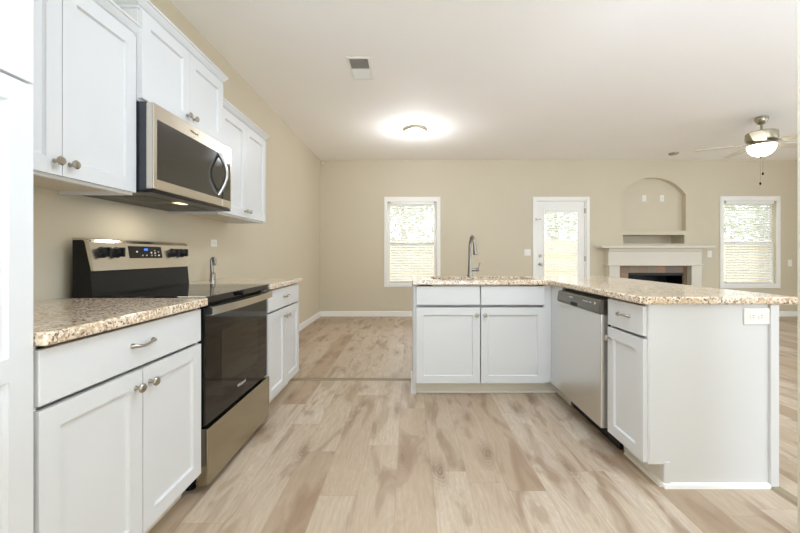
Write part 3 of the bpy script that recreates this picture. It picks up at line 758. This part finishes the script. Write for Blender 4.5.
FX, FY = 4.40, 4.58
t = thing('ceiling_fan', 'five blade ceiling fan with lit glass bowl in the living room', 'ceiling fan', (FX, FY, CEIL))
MB().lathe([(.045, 0), (.066, -.01), (.068, -.035), (.056, -.066), (.032, -.09), (.016, -.097)]).build('canopy', M['fanmetal'], t, True)
MB().lathe([(.013, -.08), (.013, -.19)], n=12).build('downrod', M['fanmetal'], t, True)
MB().lathe([(.02, -.165), (.05, -.178), (.135, -.19), (.155, -.2), (.158, -.275), (.145, -.3), (.1, -.318), (.1, -.33)], n=36).build('motor_housing', M['fanmetal'], t, True)
MB().lathe([(.09, -.325), (.12, -.335), (.146, -.345), (.15, -.352), (.146, -.358), (.09, -.358)], n=32).build('light_fitter', M['fanmetal'], t, True)
MB().lathe([(.141, -.358), (.139, -.385), (.122, -.43), (.09, -.467), (.045, -.488), (0, -.493)], n=32).build('glass_bowl', M['bulbglass'], t, True)
MB().lathe([(.02, -.488), (.018, -.5), (.01, -.515), (0, -.518)], n=12).build('finial', M['fanmetal'], t, True)
for k in range(5):
    a = math.radians(7 + 72 * k); R4 = Matrix.Rotation(a, 4, 'Z') @ Matrix.Translation((0, 0, -.335)) @ Matrix.Rotation(math.radians(-7), 4, 'X')
    m = MB(); o_ = []
    for (x, y) in ((.2, -.05), (.26, -.062), (.6, -.07), (.655, -.062), (.68, -.035), (.684, 0), (.68, .035), (.655, .062), (.6, .07), (.26, .062), (.2, .05)): o_.append((x, y))
    m.prism(o_, 'z', -.004, .004); b = m.build('blade', M['fanblade'], t); b.data.transform(R4)
    m = MB(); m.prism([(.12, -.02), (.2, -.018), (.27, -.04), (.28, 0), (.27, .04), (.2, .018), (.12, .02)], 'z', .004, .012); q = m.build('blade_bracket', M['fanmetal'], b); q.data.transform(R4)
for (x, y, z) in ((.004, -.012, -.70), (-.012, .004, -.82)):
    c = MB().tube([(x, y, -.50), (x, y, z)], .0022, 6).build('pull_chain', M['fanmetal'], t)
    MB().lathe([(0, 0), (.009, .008), (.011, .02), (.006, .034), (0, .036)], (x, y, z - .03), n=12).build('chain_fob', M['black'], c, True)

t = thing('smoke_detector', 'small round disc on the ceiling between dome light and fan', 'smoke detector', (4.47, 6.2, CEIL))
MB().lathe([(.075, 0), (.075, -.012), (.06, -.03), (.02, -.034), (0, -.034)], n=28).build('housing', M['fanmetal'], t, True)
MB().lathe([(.012, -.033), (.012, -.038), (0, -.038)], n=12).build('test_button', M['plastic'], t)
t = thing('motion_sensor', 'tiny round sensor high in the far left wall corner', 'sensor', (-1.56, WF, 2.775))
MB().lathe([(.035, 0), (.035, .01), (.028, .022), (0, .03)], (0, 0, 0), (0, -1, 0), 20).build('housing', M['wall'], t, True)
MB().lathe([(.014, .024), (.012, .032), (0, .036)], (0, 0, 0), (0, -1, 0), 16).build('lens', M['plastic'], t, True)

# ------------------------------------------------------------------ outside, seen through the blinds
struct(box('ground', M['grass'], (-25, WF + .26, -.35, 40, 45, -.15)), 'sunlit yard outside')
def fence_panel(x, w):
    o = None; m = MB(); k = 0
    n = 20
    for i in range(n):
        m.box(x + i * .15, 13.0, -.15, x + i * .15 + .144, 13.02, 1.62 + .01 * (i % 3))
    m.box(x, 13.02, .15, x + w, 13.06, .24).box(x, 13.02, 1.2, x + w, 13.06, 1.29)
    return m.build('fence_panel', M['fence'])
for i, x in enumerate(range(-6, 20, 3)):
    tag(fence_panel(x, 2.998), 'tan wooden fence panel seen through the blinds outside', 'fence', 'fence panels in the yard')
def tree(x, y, h, r, label):
    t = thing('tree', label, 'tree', (x, y, -.15), 0, 'trees beyond the fence')
    MB().tube([(0, 0, 0), (.05, 0, h * .35), (-.05, .05, h * .7)], [.16, .12, .05], 10).build('trunk', M['bark'], t)
    m = MB()
    for i in range(1100):
        v = Vector((random.gauss(0, 1), random.gauss(0, 1), random.gauss(0, 1))).normalized() * (random.random() ** .4)
        p = Vector((v.x * r, v.y * r, h * .62 + v.z * h * .38)); s = .16
        a = Vector((random.gauss(0, 1), random.gauss(0, 1), random.gauss(0, 1))).normalized(); b = a.cross(Vector((random.random(), random.random(), 1))).normalized()
        m.quad(p - a * s, p - b * s * .6, p + a * s, p + b * s * .6)
    m.build('foliage', M['leaf'], t)
tree(-.3, 17, 6.5, 2.4, 'leafy tree outside the window left of the faucet')
tree(7.2, 18, 6.0, 2.4, 'leafy tree outside the glazed back door')
tree(14.5, 17, 6.5, 2.6, 'leafy tree outside the window right of the fireplace')
tree(20.4, 19.5, 6.0, 2.2, 'farther leafy tree at the right edge of the right hand window')
